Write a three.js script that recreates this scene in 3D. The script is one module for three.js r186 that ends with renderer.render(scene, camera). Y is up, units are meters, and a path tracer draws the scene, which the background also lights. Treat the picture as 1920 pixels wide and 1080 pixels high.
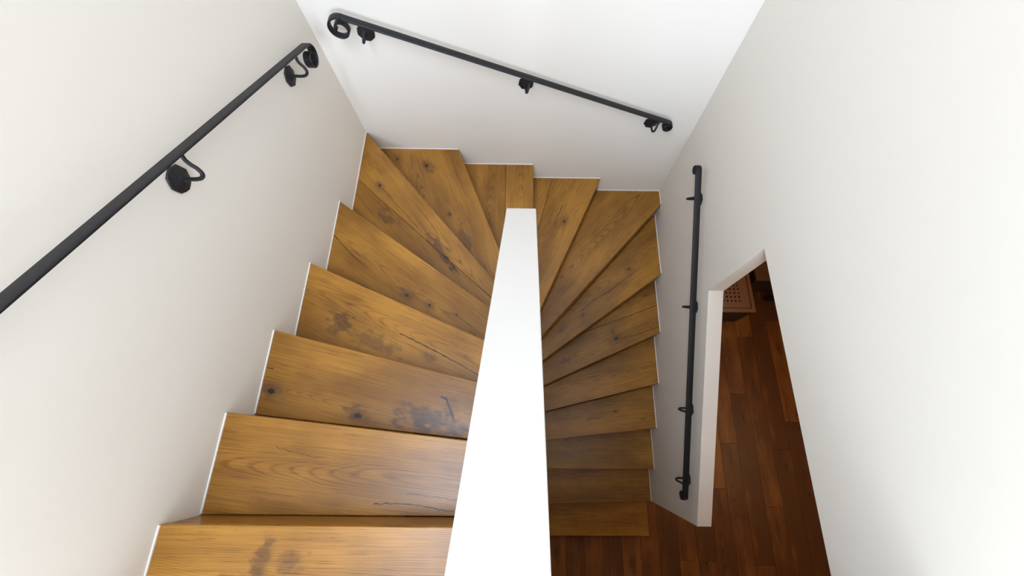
import * as THREE from 'three';
import { mergeGeometries } from 'three/addons/utils/BufferGeometryUtils.js';
import { RectAreaLightUniformsLib } from 'three/addons/lights/RectAreaLightUniformsLib.js';
import { RoundedBoxGeometry } from 'three/addons/geometries/RoundedBoxGeometry.js';

// ---------------------------------------------------------------- camera, light, exposure
const scene = new THREE.Scene();
const camera = new THREE.PerspectiveCamera(2 * Math.atan(540 / 754.657) * 180 / Math.PI, 1920 / 1080, 0.05, 60);
camera.position.set(0, 1.34818, 0);
camera.rotation.order = 'YXZ';
camera.rotation.set(-1.22702, -0.0036, 0.01583);
camera.setViewOffset(1920, 1080, -29.87, 0, 1920, 1080);
camera.updateProjectionMatrix();

const renderer = new THREE.WebGLRenderer({ antialias: true });
renderer.toneMapping = THREE.LinearToneMapping;
renderer.toneMappingExposure = 0.67;
renderer.shadowMap.enabled = true;
scene.background = new THREE.Color().setRGB(0.80, 0.88, 1.0).multiplyScalar(3);

RectAreaLightUniformsLib.init();
const SKY = { x0: -1.18, x1: -0.62, z0: -0.2, z1: 1.8, y: 3.8 };       // roof window over the landing
const skyLight = new THREE.RectAreaLight(new THREE.Color().setRGB(0.775, 0.92, 1.165), 36, SKY.x1 - SKY.x0, SKY.z1 - SKY.z0);
skyLight.position.set((SKY.x0 + SKY.x1) / 2, SKY.y - 0.01, (SKY.z0 + SKY.z1) / 2);
skyLight.rotation.x = -Math.PI / 2;
scene.add(skyLight);
const REAR = { x0: -1.1, x1: 1.1, y0: 0.7, y1: 3.5, z: 6.2 };     // tall window behind the landing
const rearLight = new THREE.RectAreaLight(new THREE.Color().setRGB(0.775, 0.92, 1.165), 20, REAR.x1 - REAR.x0, REAR.y1 - REAR.y0);
rearLight.position.set((REAR.x0 + REAR.x1) / 2, (REAR.y0 + REAR.y1) / 2, REAR.z - 0.02);
scene.add(rearLight);                                               // shines towards -z

// ---------------------------------------------------------------- dimensions
const H = 0.18, XL = -1.2115, XR = 1.191, ZB = -2.0835, XA = -0.104, XB = 0.036, ZS = -1.0;
const ZR = 6.2, YF = -18 * H;                                                 // lower floor
const TOP = 3.8, LINTEL = -0.493, XR2 = XR + 0.1;

// ---------------------------------------------------------------- helpers
function rng(seed) { let s = seed >>> 0; return () => { s = (s + 0x6D2B79F5) >>> 0; let t = Math.imul(s ^ (s >>> 15), 1 | s); t = (t + Math.imul(t ^ (t >>> 7), 61 | t)) ^ t; return ((t ^ (t >>> 14)) >>> 0) / 4294967296; }; }
const HASH = new Float32Array(65536); { const r = rng(7); for (let i = 0; i < 65536; i++) HASH[i] = r(); }
function vnoise(x, y) {
  const xi = Math.floor(x), yi = Math.floor(y); let fx = x - xi, fy = y - yi;
  fx = fx * fx * (3 - 2 * fx); fy = fy * fy * (3 - 2 * fy);
  const a = ((xi * 157) ^ (yi * 7919)) & 65535, b = (((xi + 1) * 157) ^ (yi * 7919)) & 65535, c = ((xi * 157) ^ ((yi + 1) * 7919)) & 65535, d = (((xi + 1) * 157) ^ ((yi + 1) * 7919)) & 65535;
  return HASH[a] + (HASH[b] - HASH[a]) * fx + (HASH[c] - HASH[a] + (HASH[a] - HASH[b] - HASH[c] + HASH[d]) * fx) * fy;
}
const fbm = (x, y) => 0.55 * vnoise(x, y) + 0.3 * vnoise(x * 2.1 + 17, y * 2.1 + 5) + 0.15 * vnoise(x * 4.3 + 3, y * 4.3 + 29);
const clamp = (x, a = 0, b = 1) => Math.min(b, Math.max(a, x));
const smooth = (a, b, x) => { const t = clamp((x - a) / (b - a)); return t * t * (3 - 2 * t); };
const taken = {};
function numbered(name) { const n = taken[name] = (taken[name] ?? -1) + 1; return n ? `${name}_${String(n).padStart(3, '0')}` : name; }
function mesh(name, geometry, material, parent = scene) {
  const m = new THREE.Mesh(geometry, material); m.name = parent === scene ? numbered(name) : name;
  m.castShadow = m.receiveShadow = true; parent.add(m); return m;
}
function tag(o, label, category, group) { o.userData.label = label; if (category) o.userData.category = category; if (group) o.userData.group = group; return o; }
function struct(name, geometry, material, label, category) { const m = mesh(name, geometry, material); m.userData.kind = 'structure'; return tag(m, label, category); }
const box = (x0, x1, y0, y1, z0, z1) => new THREE.BoxGeometry(x1 - x0, y1 - y0, z1 - z0).translate((x0 + x1) / 2, (y0 + y1) / 2, (z0 + z1) / 2);
// outline given as [z, y], thickness from x0 to x1
function slabZY(pts, x0, x1, bevel = 0.004) {
  const s = new THREE.Shape(pts.map(([z, y]) => new THREE.Vector2(-z, y)));
  const g = new THREE.ExtrudeGeometry(s, { depth: x1 - x0 - 2 * bevel, bevelEnabled: bevel > 0, bevelSize: bevel, bevelThickness: bevel, bevelOffset: -bevel, bevelSegments: 2 });
  return g.translate(0, 0, x0 + bevel).rotateY(Math.PI / 2);
}
// outline given as [x, z], from y0 up to y1
function slabXZ(pts, y0, y1, bevel = 0.003, holes = []) {
  const s = new THREE.Shape(pts.map(([x, z]) => new THREE.Vector2(x, -z)));
  for (const h of holes) s.holes.push(h);
  const g = new THREE.ExtrudeGeometry(s, { depth: y1 - y0 - 2 * bevel, bevelEnabled: bevel > 0, bevelSize: bevel, bevelThickness: bevel, bevelOffset: -bevel, bevelSegments: 2 });
  return g.translate(0, 0, y0 + bevel).rotateX(-Math.PI / 2);
}

// ---------------------------------------------------------------- oak, painted in board coordinates (u along the grain, v across, metres)
const OAK = { light: [180, 127, 48], mid: [126, 83, 26], pore: [84, 50, 16], knot: [40, 25, 17], stain: [74, 48, 32], crack: [34, 20, 13] };
const FLOOR_OAK = { light: [150, 94, 42], mid: [98, 56, 24], pore: [78, 44, 22], knot: [34, 20, 12], stain: [70, 40, 22], crack: [28, 15, 9] };
function segDist(u, v, a, b) {
  const dx = b[0] - a[0], dy = b[1] - a[1], t = clamp(((u - a[0]) * dx + (v - a[1]) * dy) / (dx * dx + dy * dy + 1e-12));
  return [Math.hypot(u - a[0] - dx * t, v - a[1] - dy * t), t];
}
function oakTexture({ u0 = 0, v0 = 0, L, D, ppm = 640, seed, pal = OAK, knots = [], stains = [], cracks = [], figure = 1, tone = 0 }) {
  const W = Math.max(16, Math.round(L * ppm)), Hh = Math.max(16, Math.round(D * ppm)), data = new Uint8Array(W * Hh * 4), r = rng(seed);
  const ox = r() * 400, oy = r() * 400, vc = v0 + D * (0.2 + 0.6 * r()), h0 = 0.035 + 0.05 * r(), tilt = (r() < 0.5 ? -1 : 1) * (0.018 + 0.035 * r()), uc = u0 + L * r(), ring = 0.0042 + 0.002 * r();
  for (let j = 0; j < Hh; j++) for (let i = 0; i < W; i++) {
    const u = u0 + (i + 0.5) / W * L, v = v0 + (j + 0.5) / Hh * D;
    let wv = v + (fbm(u * 2.2 + ox, v * 5 + oy) - 0.5) * 0.05 + (vnoise(u * 9 + oy, v * 30 + ox) - 0.5) * 0.006;
    let dark = 0, core = 0, line = 0;
    for (const k of knots) {
      const du = u - k[0], dv = v - k[1], rad = k[2], d2 = du * du / 3.2 + dv * dv;
      wv += dv * 1.1 * Math.exp(-d2 / (rad * rad * 7));
      const e = Math.sqrt(du * du / 1.5 + dv * dv) * (0.8 + 0.5 * vnoise(u * 90 + ox, v * 90)), s = k[3] ?? 1;
      core = Math.max(core, s * (1 - smooth(rad * 0.55, rad * 1.05, e)));
      dark = Math.max(dark, s * 0.62 * Math.exp(-d2 / (rad * rad * 5)) * (0.55 + 0.9 * vnoise(u * 40, v * 60 + oy)));
    }
    for (const s of stains) {                                        // u, v, half length, half width, strength, turn
      const c = Math.cos(s[5] ?? 0), n = Math.sin(s[5] ?? 0), du = (u - s[0]) * c + (v - s[1]) * n, dv = -(u - s[0]) * n + (v - s[1]) * c;
      const q = Math.sqrt(du * du / (s[2] * s[2]) + dv * dv / (s[3] * s[3])) + (fbm(u * 26 + ox, v * 44 + oy) - 0.5) * 1.7;
      if (q < 1.5) dark = Math.max(dark, s[4] * (1 - smooth(0.25, 1.15, q)) * (0.7 + 0.5 * vnoise(u * 60 + 9, v * 260)));
    }
    for (const c of cracks) for (let k = 1; k < c.p.length; k++) {
      const jit = (vnoise(u * 55 + ox, v * 55 + k) - 0.5) * 0.007 * (c.j ?? 1), [d, t] = segDist(u, v + jit, c.p[k - 1], c.p[k]);
      const w = c.w * (0.35 + 1.0 * vnoise(u * 70 + 5, k * 3.7 + oy)) * (k === c.p.length - 1 ? 1 - 0.6 * t : 1);
      line = Math.max(line, (c.s ?? 1) * (1 - smooth(w * 0.5, w + 0.0012, d)));
    }
    const rad = Math.sqrt((wv - vc) ** 2 + (h0 + tilt * (u - uc) + 0.03 * (vnoise(u * 1.7 + oy, 3.3) - 0.5)) ** 2) / ring;
    const f = rad - Math.floor(rad), early = f < 0.28 ? 1 - f / 0.28 : smooth(0.78, 1, f);
    const fine = vnoise(u * 6 + ox, v * 460 + oy), pore = smooth(0.62, 0.92, vnoise(u * 10 + oy, v * 400 + ox)) * (0.25 + 0.75 * early);
    const broad = fbm(u * 1.5 + oy, v * 7 + ox) - 0.5, blotch = fbm(u * 5 + 31 + ox, v * 9 + oy) - 0.5;
    const m = clamp(0.4 + broad * 1.4 + blotch * 0.7 + early * 0.34 * figure * (0.35 + 1.1 * vnoise(u * 2.5 + 7, v * 8 + oy)) + (fine - 0.5) * 0.5 + tone);
    const o = (j * W + i) * 4;
    for (let c = 0; c < 3; c++) {
      let x = pal.light[c] + (pal.mid[c] - pal.light[c]) * m;
      x += (pal.pore[c] - x) * pore * 0.62;
      x += (pal.stain[c] - x) * clamp(dark); x += (pal.knot[c] - x) * clamp(core); x += (pal.crack[c] - x) * clamp(line) * 0.92;
      data[o + c] = clamp(x, 0, 255);
    }
    data[o + 3] = 255;
  }
  const t = new THREE.DataTexture(data, W, Hh); t.colorSpace = THREE.SRGBColorSpace; t.magFilter = THREE.LinearFilter; t.minFilter = THREE.LinearFilter; t.wrapS = t.wrapT = THREE.MirroredRepeatWrapping; t.needsUpdate = true;
  return t;
}
const oakMat = (tex, rough = 0.34) => new THREE.MeshPhysicalMaterial({ map: tex, bumpMap: tex, bumpScale: 0.0005, roughness: rough, specularIntensity: 1.0 });

// ---------------------------------------------------------------- materials
const PLASTER = (() => {
  const n = 512, d = new Uint8Array(n * n * 4);
  for (let j = 0; j < n; j++) for (let i = 0; i < n; i++) { const v = 110 + 90 * fbm(i / 7, j / 7) + 40 * vnoise(i / 40, j / 40), o = (j * n + i) * 4; d[o] = d[o + 1] = d[o + 2] = clamp(v, 0, 255); d[o + 3] = 255; }
  const t = new THREE.DataTexture(d, n, n); t.wrapS = t.wrapT = THREE.MirroredRepeatWrapping; t.magFilter = THREE.LinearFilter; t.needsUpdate = true; return t;
})();
const M = {
  wall: new THREE.MeshStandardMaterial({ color: '#f0eae0', roughness: 0.85, bumpMap: PLASTER, bumpScale: 0.0006 }),
  white: new THREE.MeshStandardMaterial({ color: '#e0dcd6', roughness: 0.6 }),
  sealant: new THREE.MeshStandardMaterial({ color: '#f4f2ee', roughness: 0.6 }),
  iron: new THREE.MeshPhysicalMaterial({ color: '#1b1b1f', roughness: 0.5, metalness: 0.25, bumpMap: PLASTER, bumpScale: 0.0012 }),
  under: new THREE.MeshStandardMaterial({ color: '#4a3018', roughness: 0.8 }),
  frame: new THREE.MeshStandardMaterial({ color: '#eeeeee', roughness: 0.5 }),
  glass: new THREE.MeshPhysicalMaterial({ color: '#ffffff', transmission: 1, thickness: 0, roughness: 0.0, ior: 1.5 }),
  stool: new THREE.MeshStandardMaterial({ color: '#9c7458', roughness: 0.55 }),
  dark: new THREE.MeshStandardMaterial({ color: '#3a261a', roughness: 0.8 }),
  shoe: new THREE.MeshStandardMaterial({ color: '#161414', roughness: 0.5 }),
};

// ---------------------------------------------------------------- the shell
struct('wall_left', box(XL - 0.12, XL, YF - 0.1, TOP, ZB - 0.12, ZR + 0.12), M.wall, 'tall white plaster wall carrying the long sloping handrail', 'wall');
struct('wall_back', box(XL, XR2, YF - 0.1, TOP, ZB - 0.12, ZB), M.wall, 'white plaster wall behind the turning wedge steps', 'wall');
struct('wall_right', slabZY([[ZB, YF - 0.1], [0.6, YF - 0.1], [0.6, -1.816], [-0.888, -1.143], [-0.888, LINTEL], [ZR + 0.12, LINTEL], [ZR + 0.12, TOP], [ZB, TOP]], XR, XR2, 0.003), M.wall, 'white plaster wall with a sloping-bottomed opening to the dark lower room', 'wall');
struct('wall_middle', slabZY([[1.3, YF - 0.1], [1.3, 0.885], [0.35, 0.885], [ZS, -0.325], [ZS, YF - 0.1]], XA, XB, 0.004), M.white, 'thin white parapet wall with sloping top between the two stair flights', 'wall');
{
  const sh = new THREE.Shape([[XL, LINTEL], [XR, LINTEL], [XR, TOP], [XL, TOP]].map((p) => new THREE.Vector2(...p)));
  sh.holes.push(new THREE.Path([[REAR.x0, REAR.y0], [REAR.x1, REAR.y0], [REAR.x1, REAR.y1], [REAR.x0, REAR.y1]].map((p) => new THREE.Vector2(...p))));
  struct('wall_rear', new THREE.ExtrudeGeometry(sh, { depth: 0.12, bevelEnabled: false }).translate(0, 0, ZR), M.wall, 'white plaster wall with a tall window behind the upper landing', 'wall');
  const z0 = ZR + 0.05, z1 = ZR + 0.1, f = 0.05;
  const w = struct('window_2', mergeGeometries([box(REAR.x0, REAR.x1, REAR.y0, REAR.y0 + f, z0, z1), box(REAR.x0, REAR.x1, REAR.y1 - f, REAR.y1, z0, z1), box(REAR.x0, REAR.x0 + f, REAR.y0 + f, REAR.y1 - f, z0, z1), box(REAR.x1 - f, REAR.x1, REAR.y0 + f, REAR.y1 - f, z0, z1), box((REAR.x0 + REAR.x1 - f) / 2, (REAR.x0 + REAR.x1 + f) / 2, REAR.y0 + f, REAR.y1 - f, z0, z1)]), M.frame, 'white framed tall window behind the upper landing', 'window');
  mesh('pane', box(REAR.x0 + 0.04, REAR.x1 - 0.04, REAR.y0 + 0.04, REAR.y1 - 0.04, ZR + 0.074, ZR + 0.078), M.glass, w);
}
struct('floor_upper', mergeGeometries([box(XL, XA, -0.3, 0, 0.66, ZR), box(XB, XR, LINTEL, 0, 0.58, ZR), box(XA, XB, -0.3, 0, 1.3, ZR)]), M.wall, 'upper landing floor slab beyond the stairwell edge', 'floor');
{
  const hole = new THREE.Path([[SKY.x0, SKY.z0], [SKY.x1, SKY.z0], [SKY.x1, SKY.z1], [SKY.x0, SKY.z1]].map(([x, z]) => new THREE.Vector2(x, -z)));
  struct('ceiling', slabXZ([[XL - 0.12, ZB - 0.12], [XR2, ZB - 0.12], [XR2, ZR + 0.12], [XL - 0.12, ZR + 0.12]], TOP, TOP + 0.15, 0, [hole]), M.wall, 'white ceiling above the stairwell with a roof window', 'ceiling');
  const w = struct('window_1', mergeGeometries([box(SKY.x0, SKY.x1, TOP + 0.09, TOP + 0.13, SKY.z0, SKY.z0 + 0.05), box(SKY.x0, SKY.x1, TOP + 0.09, TOP + 0.13, SKY.z1 - 0.05, SKY.z1), box(SKY.x0, SKY.x0 + 0.05, TOP + 0.09, TOP + 0.13, SKY.z0 + 0.05, SKY.z1 - 0.05), box(SKY.x1 - 0.05, SKY.x1, TOP + 0.09, TOP + 0.13, SKY.z0 + 0.05, SKY.z1 - 0.05)]), M.frame, 'white framed roof window above the landing', 'window');
  mesh('pane', box(SKY.x0 + 0.04, SKY.x1 - 0.04, TOP + 0.108, TOP + 0.112, SKY.z0 + 0.04, SKY.z1 - 0.04), M.glass, w);
}
// lower room beyond the opening
const RX = 3.7, RZ0 = -2.6, RZ1 = 2.0;
struct('wall_lower_right', box(RX, RX + 0.1, YF - 0.1, LINTEL, RZ0, RZ1), M.wall, 'far white wall of the dark lower room', 'wall');
struct('wall_lower_back', box(XR2, RX, YF - 0.1, LINTEL, RZ0 - 0.1, RZ0), M.wall, 'white end wall of the dark lower room', 'wall');
struct('wall_lower_rear', box(XL - 0.12, RX, YF - 0.1, LINTEL, RZ1, RZ1 + 0.1), M.wall, 'white wall closing the lower hall', 'wall');
struct('ceiling_lower', mergeGeometries([box(XR2, RX, LINTEL, LINTEL + 0.15, RZ0, RZ1), box(XR2, XR2 + 0.02, YF, LINTEL, RZ0, ZB - 0.12)]), M.wall, 'white ceiling of the dark lower room', 'ceiling');

// lower floor, board by board
{
  const fl = struct('floor', box(XL - 0.12, RX, YF - 0.14, YF - 0.02, RZ0, RZ1), M.under, 'dark reddish brown oak plank floor at the stair foot', 'floor');
  const texs = [0, 1, 2, 3, 4, 5].map((k) => oakTexture({ L: 2.0, D: 0.18, ppm: 420, seed: 900 + k, pal: FLOOR_OAK, tone: [0, 0.35, -0.25, 0.55, 0.15, -0.4][k], knots: k % 2 ? [[0.5 + 0.17 * k, 0.05 + 0.02 * k, 0.014, 0.7]] : [], stains: [[1.1 - 0.1 * k, 0.09, 0.12, 0.03, 0.5], [0.3 + 0.2 * k, 0.05, 0.25, 0.015, 0.35]] }));
  const mats = texs.map((t) => oakMat(t, 0.42));
  const r = rng(41), W = 0.185;
  for (let x = 0.04, row = 0; x < RX - 0.01; x += W, row++) {
    const x1 = Math.min(x + W, RX), zStart = x1 < XR2 ? 0.5 : RZ0;
    let z = zStart - r() * 1.2;
    while (z < RZ1) {
      const len = 0.9 + r() * 0.9, a = Math.max(z, zStart), b = Math.min(z + len, RZ1);
      if (b - a > 0.02) {
        const g = slabXZ([[x + 0.0008, a + 0.0008], [x1 - 0.0008, a + 0.0008], [x1 - 0.0008, b - 0.0008], [x + 0.0008, b - 0.0008]], YF - 0.02, YF, 0.0015), p = g.attributes.position, uv = g.attributes.uv, off = r() * 0.6;
        for (let i = 0; i < p.count; i++) uv.setXY(i, (p.getZ(i) - z) / 2.0 + off, (p.getX(i) - x) / 0.18);
        mesh('plank', g, mats[Math.floor(r() * 6)], fl);
      }
      z += len;
    }
  }
}

// ---------------------------------------------------------------- staircase
// nosing k: [outer x, z], [inner x, z]
const N = {
  0: [[XL, 0.66], [XA, 0.66]], 1: [[XL, 0.303], [XA, 0.30]], 2: [[XL, -0.061], [XA, 0.047]], 3: [[XL, -0.447], [XA, -0.185]], 4: [[XL, -0.874], [XA, -0.398]],
  5: [[XL, -1.381], [XA, -0.60]], 6: [[XL, ZB + 0.001], [XA, -0.785]], 7: [[-0.556, ZB], [XA, -0.97]], 8: [[XB, ZB], [XB, ZS]], 9: [[0.623, ZB], [XB, -0.746]],
  10: [[XR, -1.943], [XB, -0.63]], 11: [[XR, -1.343], [XB, -0.489]], 12: [[XR, -0.854], [XB, -0.327]], 13: [[XR, -0.425], [XB, -0.14]], 14: [[XR, -0.048], [XB, 0.083]],
  15: [[XR, 0.308], [XB, 0.317]], 16: [[XR, 0.598], [XB, 0.635]], 17: [[XR, 0.92], [XB, 0.928]],
};
// what the boards show: positions in plan [x, z]
const marks = {
  1: { seed: 3, stains: [[-0.85, 0.395, 0.11, 0.03, 0.55, 1.9], [-0.755, 0.395, 0.05, 0.04, 0.42, 0.3], [-0.92, 0.46, 0.06, 0.03, 0.45, 0]], figure: 1.1 },
  2: { seed: 12, tone: -0.12, cracks: [{ p: [[-0.571, 0.262], [-0.452, 0.262], [-0.268, 0.284]], w: 0.0016 }, { p: [[-0.45, 0.225], [-0.24, 0.25]], w: 0.001, s: 0.7 }, { p: [[-0.98, 0.07], [-0.8, 0.105]], w: 0.001, s: 0.5 }], figure: 1.3 },  // lighter tone: a pale board, with some of its sheen put into the colour
  3: { seed: 23, knots: [[-1.159, -0.163, 0.016], [-0.75, -0.059, 0.015]], stains: [[-0.43, -0.045, 0.19, 0.06, 0.8, 0.15], [-0.34, -0.09, 0.05, 0.05, 0.4, 0], [-0.78, -0.08, 0.05, 0.03, 0.5, 0]], cracks: [{ p: [[-0.385, -0.145], [-0.362, -0.14], [-0.338, -0.087], [-0.318, -0.041]], w: 0.006 }, { p: [[-1.21, -0.268], [-1.174, -0.262]], w: 0.003 }], figure: 1.2 },
  4: { seed: 34, stains: [[-0.98, -0.533, 0.075, 0.06, 0.62, 0.4], [-0.8, -0.43, 0.16, 0.05, 0.35, 0.4], [-0.5, -0.35, 0.05, 0.03, 0.4, 0.4]], cracks: [{ p: [[-0.66, -0.478], [-0.461, -0.384], [-0.12, -0.205]], w: 0.0022, j: 0.5 }] },  // stains towards the back: brown marks with some shade painted in
  5: { seed: 45, knots: [[-0.709, -0.752, 0.012, 0.8], [-0.571, -0.691, 0.009, 0.8], [-0.409, -0.635, 0.007, 0.8]], stains: [[-0.74, -0.775, 0.07, 0.022, 0.5, 0.6]], cracks: [{ p: [[-1.21, -1.14], [-1.072, -1.005], [-0.98, -0.93]], w: 0.0018, j: 0.4 }] },
  6: { seed: 56, knots: [[-1.048, -1.62, 0.012, 0.8]], stains: [[-0.60, -1.16, 0.13, 0.035, 0.62, 0.92], [-0.53, -1.05, 0.09, 0.022, 0.95, 0.95], [-0.95, -1.35, 0.09, 0.05, 0.45, 0.8]], cracks: [{ p: [[-0.50, -1.03], [-0.44, -0.955]], w: 0.005 }, { p: [[-1.03, -1.60], [-0.88, -1.44], [-0.75, -1.30]], w: 0.0012, s: 0.6 }], seam: [[-1.2, -1.66], [-0.2, -0.775]] },  // dark patch towards the back: grain stain plus some painted shade
  7: { seed: 67, knots: [[-0.789, -1.923, 0.013], [-0.579, -1.501, 0.007, 0.8], [-1.02, -1.985, 0.012, 0.6]], stains: [[-0.75, -1.91, 0.05, 0.03, 0.45, 1.2], [-0.46, -1.30, 0.14, 0.05, 0.45, 1.2]], figure: 1.5 },
  8: { seed: 78, seam: [[-0.189, -2.08], [-0.179, -1.0]], figure: 1.1 },
  9: { seed: 89, knots: [[0.30, -1.656, 0.014, 0.8]], cracks: [{ p: [[0.289, -1.809], [0.255, -1.72], [0.22, -1.63]], w: 0.002 }], seam: [[0.201, -2.057], [0.05, -1.45]] },
  10: { seed: 97, figure: 1.6, cracks: [{ p: [[0.88, -1.92], [0.80, -1.86]], w: 0.002, s: 0.7 }] },
  11: { seed: 107, knots: [[0.909, -1.381, 0.012, 0.6], [0.48, -0.95, 0.008, 0.7]], stains: [[0.303, -0.835, 0.09, 0.03, 0.45, -0.6]], cracks: [{ p: [[0.46, -0.985], [0.581, -1.091], [0.72, -1.17], [1.006, -1.398]], w: 0.003 }] },
  12: { seed: 117, knots: [[0.791, -0.789, 0.018, 0.9]], stains: [[0.361, -0.595, 0.09, 0.035, 0.55, -0.4], [0.77, -0.83, 0.02, 0.07, 0.5, 0]], cracks: [{ p: [[0.838, -0.79], [1.0, -0.835], [1.19, -0.906]], w: 0.0025 }], seam: [[0.45, -0.82], [1.2, -1.11]] },
  13: { seed: 127, figure: 1.3, stains: [[0.475, -0.554, 0.12, 0.02, 0.35, -0.2]] },
  14: { seed: 137, stains: [[1.034, -0.292, 0.05, 0.008, 0.5, -0.1], [0.83, -0.195, 0.03, 0.02, 0.5, 0], [0.606, -0.122, 0.1, 0.012, 0.4, -0.2]] },
  15: { seed: 147, figure: 1.3 }, 16: { seed: 157 }, 17: { seed: 167 },
};
// keep the part of a convex outline on one side of the line a-b (side +1 / -1)
function clip(poly, a, b, side) {
  const f = ([x, z]) => side * ((b[0] - a[0]) * (z - a[1]) - (b[1] - a[1]) * (x - a[0])), out = [];
  poly.forEach((p, i) => {
    const q = poly[(i + 1) % poly.length], fp = f(p), fq = f(q);
    if (fp >= 0) out.push(p);
    if (fp * fq < 0) { const t = fp / (fp - fq); out.push([p[0] + (q[0] - p[0]) * t, p[1] + (q[1] - p[1]) * t]); }
  });
  return out;
}
const seamSide = ([a, b], sd) => { const l = Math.hypot(b[0] - a[0], b[1] - a[1]), n = [-(b[1] - a[1]) / l * 0.0012 * sd, (b[0] - a[0]) / l * 0.0012 * sd]; return [[a[0] + n[0], a[1] + n[1]], [b[0] + n[0], b[1] + n[1]]]; };   // open joint between two boards
const stair = new THREE.Group(); stair.name = 'staircase'; scene.add(stair);
tag(stair, 'winding oak staircase of wedge steps turning around the white parapet', 'staircase');
const riserTex = [0, 1, 2].map((k) => oakTexture({ L: 1.4, D: 0.18, ppm: 420, seed: 500 + k })), riserMat = riserTex.map((t) => oakMat(t));
function boardUV(g, O, d, p, u0, v0, L, D) {
  const P = g.attributes.position, uv = g.attributes.uv;
  for (let i = 0; i < P.count; i++) { const x = P.getX(i) - O[0], z = P.getZ(i) - O[1]; uv.setXY(i, (x * d[0] + z * d[1] - u0) / L, (x * p[0] + z * p[1] - v0) / D); }
}
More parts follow.
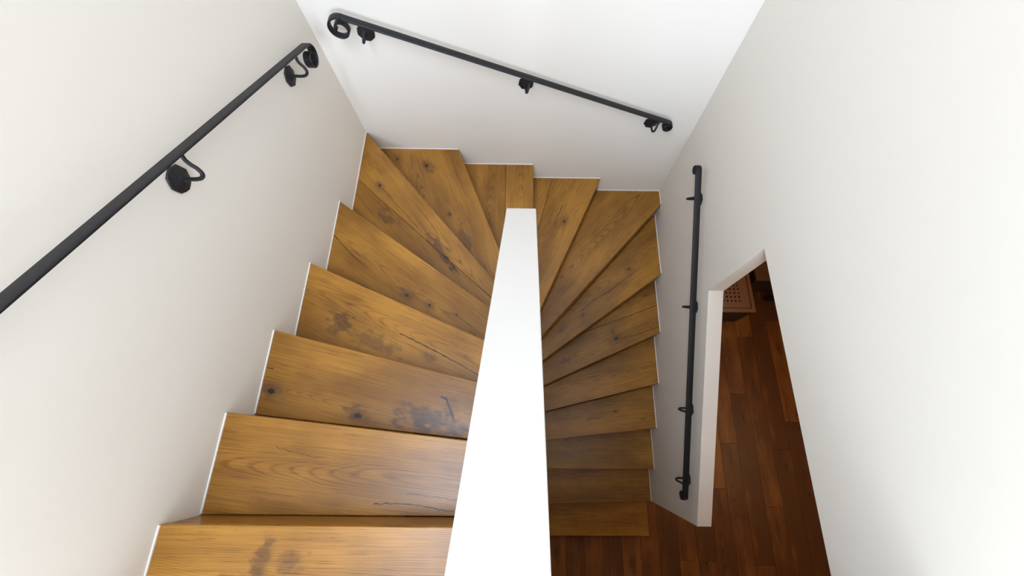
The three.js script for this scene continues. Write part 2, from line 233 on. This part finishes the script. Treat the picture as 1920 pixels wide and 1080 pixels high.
for (let k = 1; k <= 17; k++) {
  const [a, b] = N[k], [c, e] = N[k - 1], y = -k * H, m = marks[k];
  // outline: nosing outer -> nosing inner -> inner side -> upper nosing inner -> upper nosing outer -> wall corner
  let poly = [a, b];
  if (k === 8) poly.push([XA, ZS]);
  if (k === 9) poly = [a, b, c]; else poly.push(e, c);
  if (k === 7) poly = [a, b, e, [XL, ZB]];
  if (k === 10) poly = [a, b, e, c, [XR, ZB]];
  if (k === 6) poly = [a, b, e, c];
  const len = Math.hypot(a[0] - b[0], a[1] - b[1]), d = [(a[0] - b[0]) / len, (a[1] - b[1]) / len];
  let p = [-d[1], d[0]]; const cen = poly.reduce((s, q) => [s[0] + q[0] / poly.length, s[1] + q[1] / poly.length], [0, 0]);
  if ((cen[0] - b[0]) * p[0] + (cen[1] - b[1]) * p[1] < 0) p = [-p[0], -p[1]];
  const loc = ([x, z]) => [(x - b[0]) * d[0] + (z - b[1]) * d[1], (x - b[0]) * p[0] + (z - b[1]) * p[1]];
  const mirror = d[0] * p[1] - d[1] * p[0];
  const turn = (t, flag) => { const cx = Math.cos(t), sx = Math.sin(t), q = [cx * d[0] + sx * d[1], cx * p[0] + sx * p[1]]; return Math.atan2(q[1], q[0]); };   // plan angle (x towards z) to board angle
  const feat = {
    knots: (m.knots ?? []).map(([x, z, r, s]) => [...loc([x, z]), r, s]),
    stains: (m.stains ?? []).map(([x, z, A, B, s, t = 0]) => [...loc([x, z]), A, B, s, turn(t)]),
    cracks: (m.cracks ?? []).map((q) => ({ ...q, p: q.p.map(loc) })),
  };
  const pieces = m.seam ? [1, -1].map((sd) => clip(poly, ...seamSide(m.seam, sd), sd)).filter((q) => q.length > 2) : [poly];
  const dist = (q) => { const l = q.map(loc).map((t) => t[1]); return Math.min(...l); };
  pieces.sort((q, s) => dist(q) - dist(s));
  let front = null;
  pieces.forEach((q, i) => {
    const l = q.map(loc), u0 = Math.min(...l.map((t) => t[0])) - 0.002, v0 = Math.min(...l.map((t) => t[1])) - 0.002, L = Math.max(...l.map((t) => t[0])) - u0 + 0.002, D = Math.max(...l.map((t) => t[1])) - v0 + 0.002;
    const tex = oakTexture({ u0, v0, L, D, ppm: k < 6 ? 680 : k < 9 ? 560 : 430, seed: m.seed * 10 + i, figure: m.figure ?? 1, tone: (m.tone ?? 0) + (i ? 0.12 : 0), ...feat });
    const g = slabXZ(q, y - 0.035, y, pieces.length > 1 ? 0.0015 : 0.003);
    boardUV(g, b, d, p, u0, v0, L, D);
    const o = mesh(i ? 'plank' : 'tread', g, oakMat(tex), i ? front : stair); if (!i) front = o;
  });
  // riser under this nosing, facing down the flight, and a strip of the tread below tucked behind it
  if (k < 18) {
    const keep = ([x, z]) => [k < 8 ? clamp(x, XL, XA) : k > 8 ? clamp(x, XB, XR) : x, Math.max(z, ZB)], back = (q) => keep([q[0] + p[0] * 0.02, q[1] + p[1] * 0.02]), set = (q) => keep([q[0] + p[0] * 0.003, q[1] + p[1] * 0.003]);
    const g = slabXZ([set(a), set(b), back(b), back(a)], y - H - 0.002, y - 0.035, 0);
    const P = g.attributes.position, uv = g.attributes.uv;
    for (let i = 0; i < P.count; i++) uv.setXY(i, ((P.getX(i) - b[0]) * d[0] + (P.getZ(i) - b[1]) * d[1]) / 1.4, (P.getY(i) - y + H) / 0.18);
    mesh('riser', g, riserMat[k % 3], stair);
  }
  // white sealant bead where the tread meets plaster
  const beads = [];
  poly.forEach((s, i) => {
    const t = poly[(i + 1) % poly.length], on = (q, w) => (w === 'L' ? Math.abs(q[0] - XL) < 2e-3 : w === 'R' ? Math.abs(q[0] - XR) < 2e-3 : Math.abs(q[1] - ZB) < 2e-3);
    for (const w of ['L', 'R', 'B']) if (k < 17 && on(s, w) && on(t, w) && Math.hypot(s[0] - t[0], s[1] - t[1]) > 0.03) {
      const W = 0.005, x0 = Math.min(s[0], t[0]), x1 = Math.max(s[0], t[0]), z0 = Math.min(s[1], t[1]), z1 = Math.max(s[1], t[1]);
      beads.push(w === 'L' ? box(XL, XL + W, y - 0.01, y + W, z0 + 0.001, z1 - 0.003) : w === 'R' ? box(XR - W, XR, y - 0.01, y + W, z0 + 0.003, z1 - 0.001) : box(x0 + 0.003, x1 - 0.002, y - 0.01, y + W, ZB, ZB + W));
    }
  });
  if (beads.length) tag(mesh('sealant_bead', mergeGeometries(beads), M.sealant, stair), 'thin white sealant line');
}
mesh('riser', box(XL, XA, -H, -0.004, 0.64, 0.659), riserMat[0], stair);

// ---------------------------------------------------------------- wrought iron handrails
// path in wall coordinates [s along wall, y]; sweep a flat bar of width w (off the wall) and thickness t
function sweepBar(path, w, thick, frame, caps = true) {
  const n = path.length, prof = [];
  const pos = [], idx = [];
  for (let i = 0; i < n; i++) {
    const p0 = path[Math.max(0, i - 1)], p1 = path[Math.min(n - 1, i + 1)], L = Math.hypot(p1[0] - p0[0], p1[1] - p0[1]), tx = (p1[0] - p0[0]) / L, ty = (p1[1] - p0[1]) / L, nx = -ty, ny = tx;
    const t = thick(i / (n - 1)) / 2, h = w(i / (n - 1)) / 2, c = Math.min(t * 0.55, 0.004);
    for (const [o, q] of [[-h + c, -t], [h - c, -t], [h, -t + c], [h, t - c], [h - c * 1.6, t - c * 0.2], [0, t], [-h + c * 1.6, t - c * 0.2], [-h, t - c], [-h, -t + c]]) pos.push(...frame(path[i][0] + nx * q, path[i][1] + ny * q, o));
  }
  const m = 9;
  for (let i = 0; i < n - 1; i++) for (let j = 0; j < m; j++) { const a = i * m + j, b = i * m + (j + 1) % m, c = a + m, d = b + m; idx.push(a, b, c, b, d, c); }
  for (const s of [0, n - 1]) for (let j = 1; j < m - 1; j++) idx.push(...(s ? [s * m, s * m + j, s * m + j + 1] : [0, j + 1, j]));
  const g = new THREE.BufferGeometry(); g.setAttribute('position', new THREE.Float32BufferAttribute(pos, 3)); g.setIndex(idx);
  const uv = []; for (let i = 0; i < pos.length / 3; i++) uv.push((pos[i * 3] + pos[i * 3 + 2]) * 6, pos[i * 3 + 1] * 6); g.setAttribute('uv', new THREE.Float32BufferAttribute(uv, 2));
  g.computeVertexNormals(); return g;
}
// a scroll curling down from [s, y], heading along (dir, slope)
function scrollPath(s, y, dir, slope, r0, r1, turns) {
  let th = Math.atan2(slope * 1, 1), out = [[s, y]], ds = 0.002, total = turns * 2 * Math.PI, acc = 0, px = 0, py = 0;
  while (acc < total) { const r = r0 + (r1 - r0) * (acc / total); th -= ds / r; acc += ds / r; px += Math.cos(th) * ds; py += Math.sin(th) * ds; out.push([s + dir * px, y + py]); }
  return out.filter((_, i) => i % 3 === 0);
}
function handrail(label, frame, off, s0, y0, s1, y1, ends, brackets) {
  const g = new THREE.Group(); g.name = numbered('handrail'); scene.add(g); tag(g, label, 'handrail', 'wrought iron handrails on the stair walls');
  const slope = (y1 - y0) / (s1 - s0), w = 0.042, t = 0.013, F = (s, y, o) => frame(s, y, off + o);
  const N0 = 40, bar = []; for (let i = 0; i <= N0; i++) bar.push([s0 + (s1 - s0) * i / N0, y0 + (y1 - y0) * i / N0]);
  mesh('bar', sweepBar(bar, () => w, () => t, F), M.iron, g);
  ends.forEach(([at, r0, r1, turns]) => {
    const dir = at ? Math.sign(s1 - s0) : -Math.sign(s1 - s0), P = scrollPath(at ? s1 : s0, at ? y1 : y0, dir, slope * dir, r0, r1, turns);
    mesh('scroll', sweepBar(P, (f) => w * (1 - 0.12 * f), (f) => t * (1 - 0.25 * f), F), M.iron, g);
  });
  for (const s of brackets) {
    const rise = 0.112 / (1 + slope * slope), yb = y0 + slope * (s - s0) - 0.112, k = (rise - t / 2) / 0.109;      // the bracket stands square to the bar
    const pts = [[0.004, 0], [0.035, 0.001], [0.066, 0.001], [0.088, 0.008], [0.098, 0.026], [0.092, 0.048], [0.08, 0.064], [0.071, 0.082], [off, 0.109]];
    const curve = new THREE.CatmullRomCurve3(pts.map(([o, h]) => new THREE.Vector3(...frame(s - slope * h * k, yb + h * k, o))));
    const arm = mesh('bracket_arm', new THREE.TubeGeometry(curve, 40, 0.0072, 8), M.iron, g);
    // hammered eight-sided rosette
    const r = rng(Math.round((s + 5) * 1000)), pos = [], idx = [], R = 0.05, rings = [[1, 0.002], [0.97, 0.008], [0.6, 0.012], [0.3, 0.017], [0.14, 0.021]], m = 16, uv = [];
    rings.forEach(([f, o], i) => { for (let j = 0; j < m; j++) { const A = (j + 0.5) / m * 2 * Math.PI, lobe = i < 2 ? (j % 2 ? 0.93 : 1.0) : 1, jit = 1 + (r() - 0.5) * 0.05, q = o + (i > 1 ? (r() - 0.5) * 0.003 : 0); pos.push(...frame(s + Math.cos(A) * R * f * lobe * jit, yb + Math.sin(A) * R * f * lobe * jit, q)); uv.push(Math.cos(A) * f, Math.sin(A) * f); } });
    pos.push(...frame(s, yb, 0.022)); uv.push(0, 0); const top = rings.length * m;
    for (let i = 0; i < rings.length - 1; i++) for (let j = 0; j < m; j++) { const a = i * m + j, b = i * m + (j + 1) % m; idx.push(a, b, a + m, b, b + m, a + m); }
    for (let j = 0; j < m; j++) idx.push((rings.length - 1) * m + j, (rings.length - 1) * m + (j + 1) % m, top);
    const rg = new THREE.BufferGeometry(); rg.setAttribute('position', new THREE.Float32BufferAttribute(pos, 3)); rg.setAttribute('uv', new THREE.Float32BufferAttribute(uv, 2)); rg.setIndex(idx);
    const flat = rg.toNonIndexed(); flat.computeVertexNormals();
    mesh('rosette', flat, M.iron, arm);
  }
  return g;
}
const LS = 0.4239;
handrail('long black iron handrail rising along the wall of the upper flight', (s, y, o) => [XL + o, y, s], 0.07, 0.9, 0.51 + LS * 1.148, -1.832, 0.51 - LS * 1.584, [[1, 0.06, 0.02, 1.2], [0, 0.034, 0.016, 1.25]], [-0.808, -1.672, 0.05]);
handrail('black iron handrail with scrolled ends above the turning wedge steps', (s, y, o) => [s, y, ZB + o], 0.07, -0.985, -0.147, 0.965, -0.869, [[0, 0.064, 0.022, 1.4], [1, 0.036, 0.015, 1.3]], [-0.915, -0.025, 0.862]);
handrail('black iron handrail on the low wall beside the lower flight', (s, y, o) => [XR - o, y, s], 0.06, -1.66, -0.905, 0.42, -1.818, [[0, 0.03, 0.015, 1.25], [1, 0.03, 0.015, 1.25]], [-1.536, -0.85, -0.176, 0.302]);

// ---------------------------------------------------------------- things in the lower room
function roundLamp(name, label, [x, y, z], tilt, power) {
  const c = new THREE.Group(); c.name = name; scene.add(c); c.position.set(x, y, z); c.rotation.x = tilt; tag(c, label, 'lamp');
  mesh('base', new THREE.CylinderGeometry(0.1, 0.1, 0.02, 32).translate(0, -0.01, 0), M.frame, c);
  mesh('lamp_shade', new THREE.SphereGeometry(0.11, 32, 12, 0, Math.PI * 2, Math.PI / 2, Math.PI / 2).scale(1, 0.6, 1).translate(0, -0.021, 0), new THREE.MeshStandardMaterial({ color: '#fff3e0', emissive: '#ffc98c', emissiveIntensity: 1.2, roughness: 0.6 }), c);
  const l = new THREE.PointLight(new THREE.Color().setRGB(1, 0.64, 0.32), power); l.position.set(0, -0.2, 0); l.shadow.radius = 4; l.castShadow = true; c.add(l);
}
roundLamp('ceiling_lamp', 'round warm ceiling lamp in the lower room', [2.9, LINTEL, 0.25], 0, 1.8);
{
  const t = new THREE.Group(); t.name = 'storage_stool'; scene.add(t); t.position.set(2.2, YF, -1.5);
  tag(t, 'light brown wooden stool with a perforated inset lid on the lower floor', 'stool');
  const X = 0.257, Z = 0.26, y1 = 0.45;
  const ring = new THREE.Path([[-X + 0.035, -Z + 0.035], [X - 0.035, -Z + 0.035], [X - 0.035, Z - 0.035], [-X + 0.035, Z - 0.035]].map(([x, z]) => new THREE.Vector2(x, -z)));
  mesh('top_frame', slabXZ([[-X, -Z], [X, -Z], [X, Z], [-X, Z]], y1 - 0.03, y1, 0.003, [ring]), M.stool, t);
  const holes = []; for (let i = -3; i <= 3; i++) for (let j = -3; j <= 3; j++) { const h = new THREE.Path(); h.absarc(i * 0.045 - 0.03, j * 0.045 - 0.0, 0.011, 0, Math.PI * 2, true); holes.push(h); }
  const q = [[-X + 0.046, -Z + 0.046], [X - 0.046, -Z + 0.046], [X - 0.046, Z - 0.046], [-X + 0.046, Z - 0.046]];
  const s = new THREE.Shape(q.map(([x, z]) => new THREE.Vector2(x, -z))); s.holes.push(...holes);
  mesh('perforated_lid', new THREE.ExtrudeGeometry(s, { depth: 0.012, bevelEnabled: false, curveSegments: 8 }).rotateX(-Math.PI / 2).translate(0, y1 - 0.014, 0), M.stool, t);
  mesh('body', mergeGeometries([box(-X + 0.01, X - 0.01, 0.02, y1 - 0.06, -Z + 0.01, -Z + 0.03), box(-X + 0.01, X - 0.01, 0.02, y1 - 0.03, Z - 0.03, Z - 0.01), box(-X + 0.01, -X + 0.03, 0.02, y1 - 0.03, -Z + 0.03, Z - 0.03), box(X - 0.03, X - 0.01, 0.02, y1 - 0.03, -Z + 0.03, Z - 0.03), box(-X + 0.03, X - 0.03, 0.02, 0.04, -Z + 0.03, Z - 0.03)]), M.dark, t);
  for (const [x, z] of [[-1, -1], [1, -1], [1, 1], [-1, 1]]) mesh('foot', box(x * (X - 0.03) - 0.015, x * (X - 0.03) + 0.015, 0, 0.02, z * (Z - 0.03) - 0.015, z * (Z - 0.03) + 0.015), M.dark, t);

  const c = new THREE.Group(); c.name = 'low_chest'; scene.add(c); c.position.set(2.78, YF, -1.86); tag(c, 'low wooden chest with mottled grain behind the perforated stool', 'chest');
  const tex = oakTexture({ L: 0.5, D: 0.5, ppm: 400, seed: 701, figure: 2.2, pal: { ...FLOOR_OAK, light: [150, 112, 84], mid: [112, 78, 56] } });
  const lid = new RoundedBoxGeometry(0.5, 0.03, 0.5, 2, 0.006).translate(0, 0.435, 0); mesh('lid', lid, oakMat(tex, 0.6), c);
  mesh('body', new RoundedBoxGeometry(0.46, 0.42, 0.46, 2, 0.006).translate(0, 0.21, 0), M.dark, c);

  const sh = new THREE.Group(); sh.name = 'shoe'; scene.add(sh); sh.position.set(2.97, YF, -1.55); sh.rotation.y = 1.7; tag(sh, 'black shoe on the dark floor in front of the low chest', 'shoe');
  const out = (k) => { const p = []; for (let i = 0; i < 28; i++) { const A = i / 28 * 2 * Math.PI, z = Math.sin(A) * 0.14, w = (0.04 + 0.012 * Math.sin(A - 0.3)) * k; p.push([Math.cos(A) * w, z * k]); } return p; };
  mesh('sole', slabXZ(out(1), 0, 0.02, 0.004), M.dark, sh);
  const pos = [], idx = [], lv = [[1, 0.02], [0.98, 0.035], [0.9, 0.06], [0.66, 0.082], [0.5, 0.09]], n = 28;
  lv.forEach(([k, y], i) => out(k).forEach(([x, z]) => pos.push(x, y + (i > 2 ? -z * 0.12 : 0), z - (1 - k) * 0.05)));
  for (let i = 0; i < lv.length - 1; i++) for (let j = 0; j < n; j++) { const a = i * n + j, b = i * n + (j + 1) % n; idx.push(a, a + n, b, b, a + n, b + n); }
  const ug = new THREE.BufferGeometry(); ug.setAttribute('position', new THREE.Float32BufferAttribute(pos, 3)); ug.setIndex(idx); ug.computeVertexNormals();
  mesh('upper', ug, M.shoe, sh);
}

renderer.render(scene, camera);
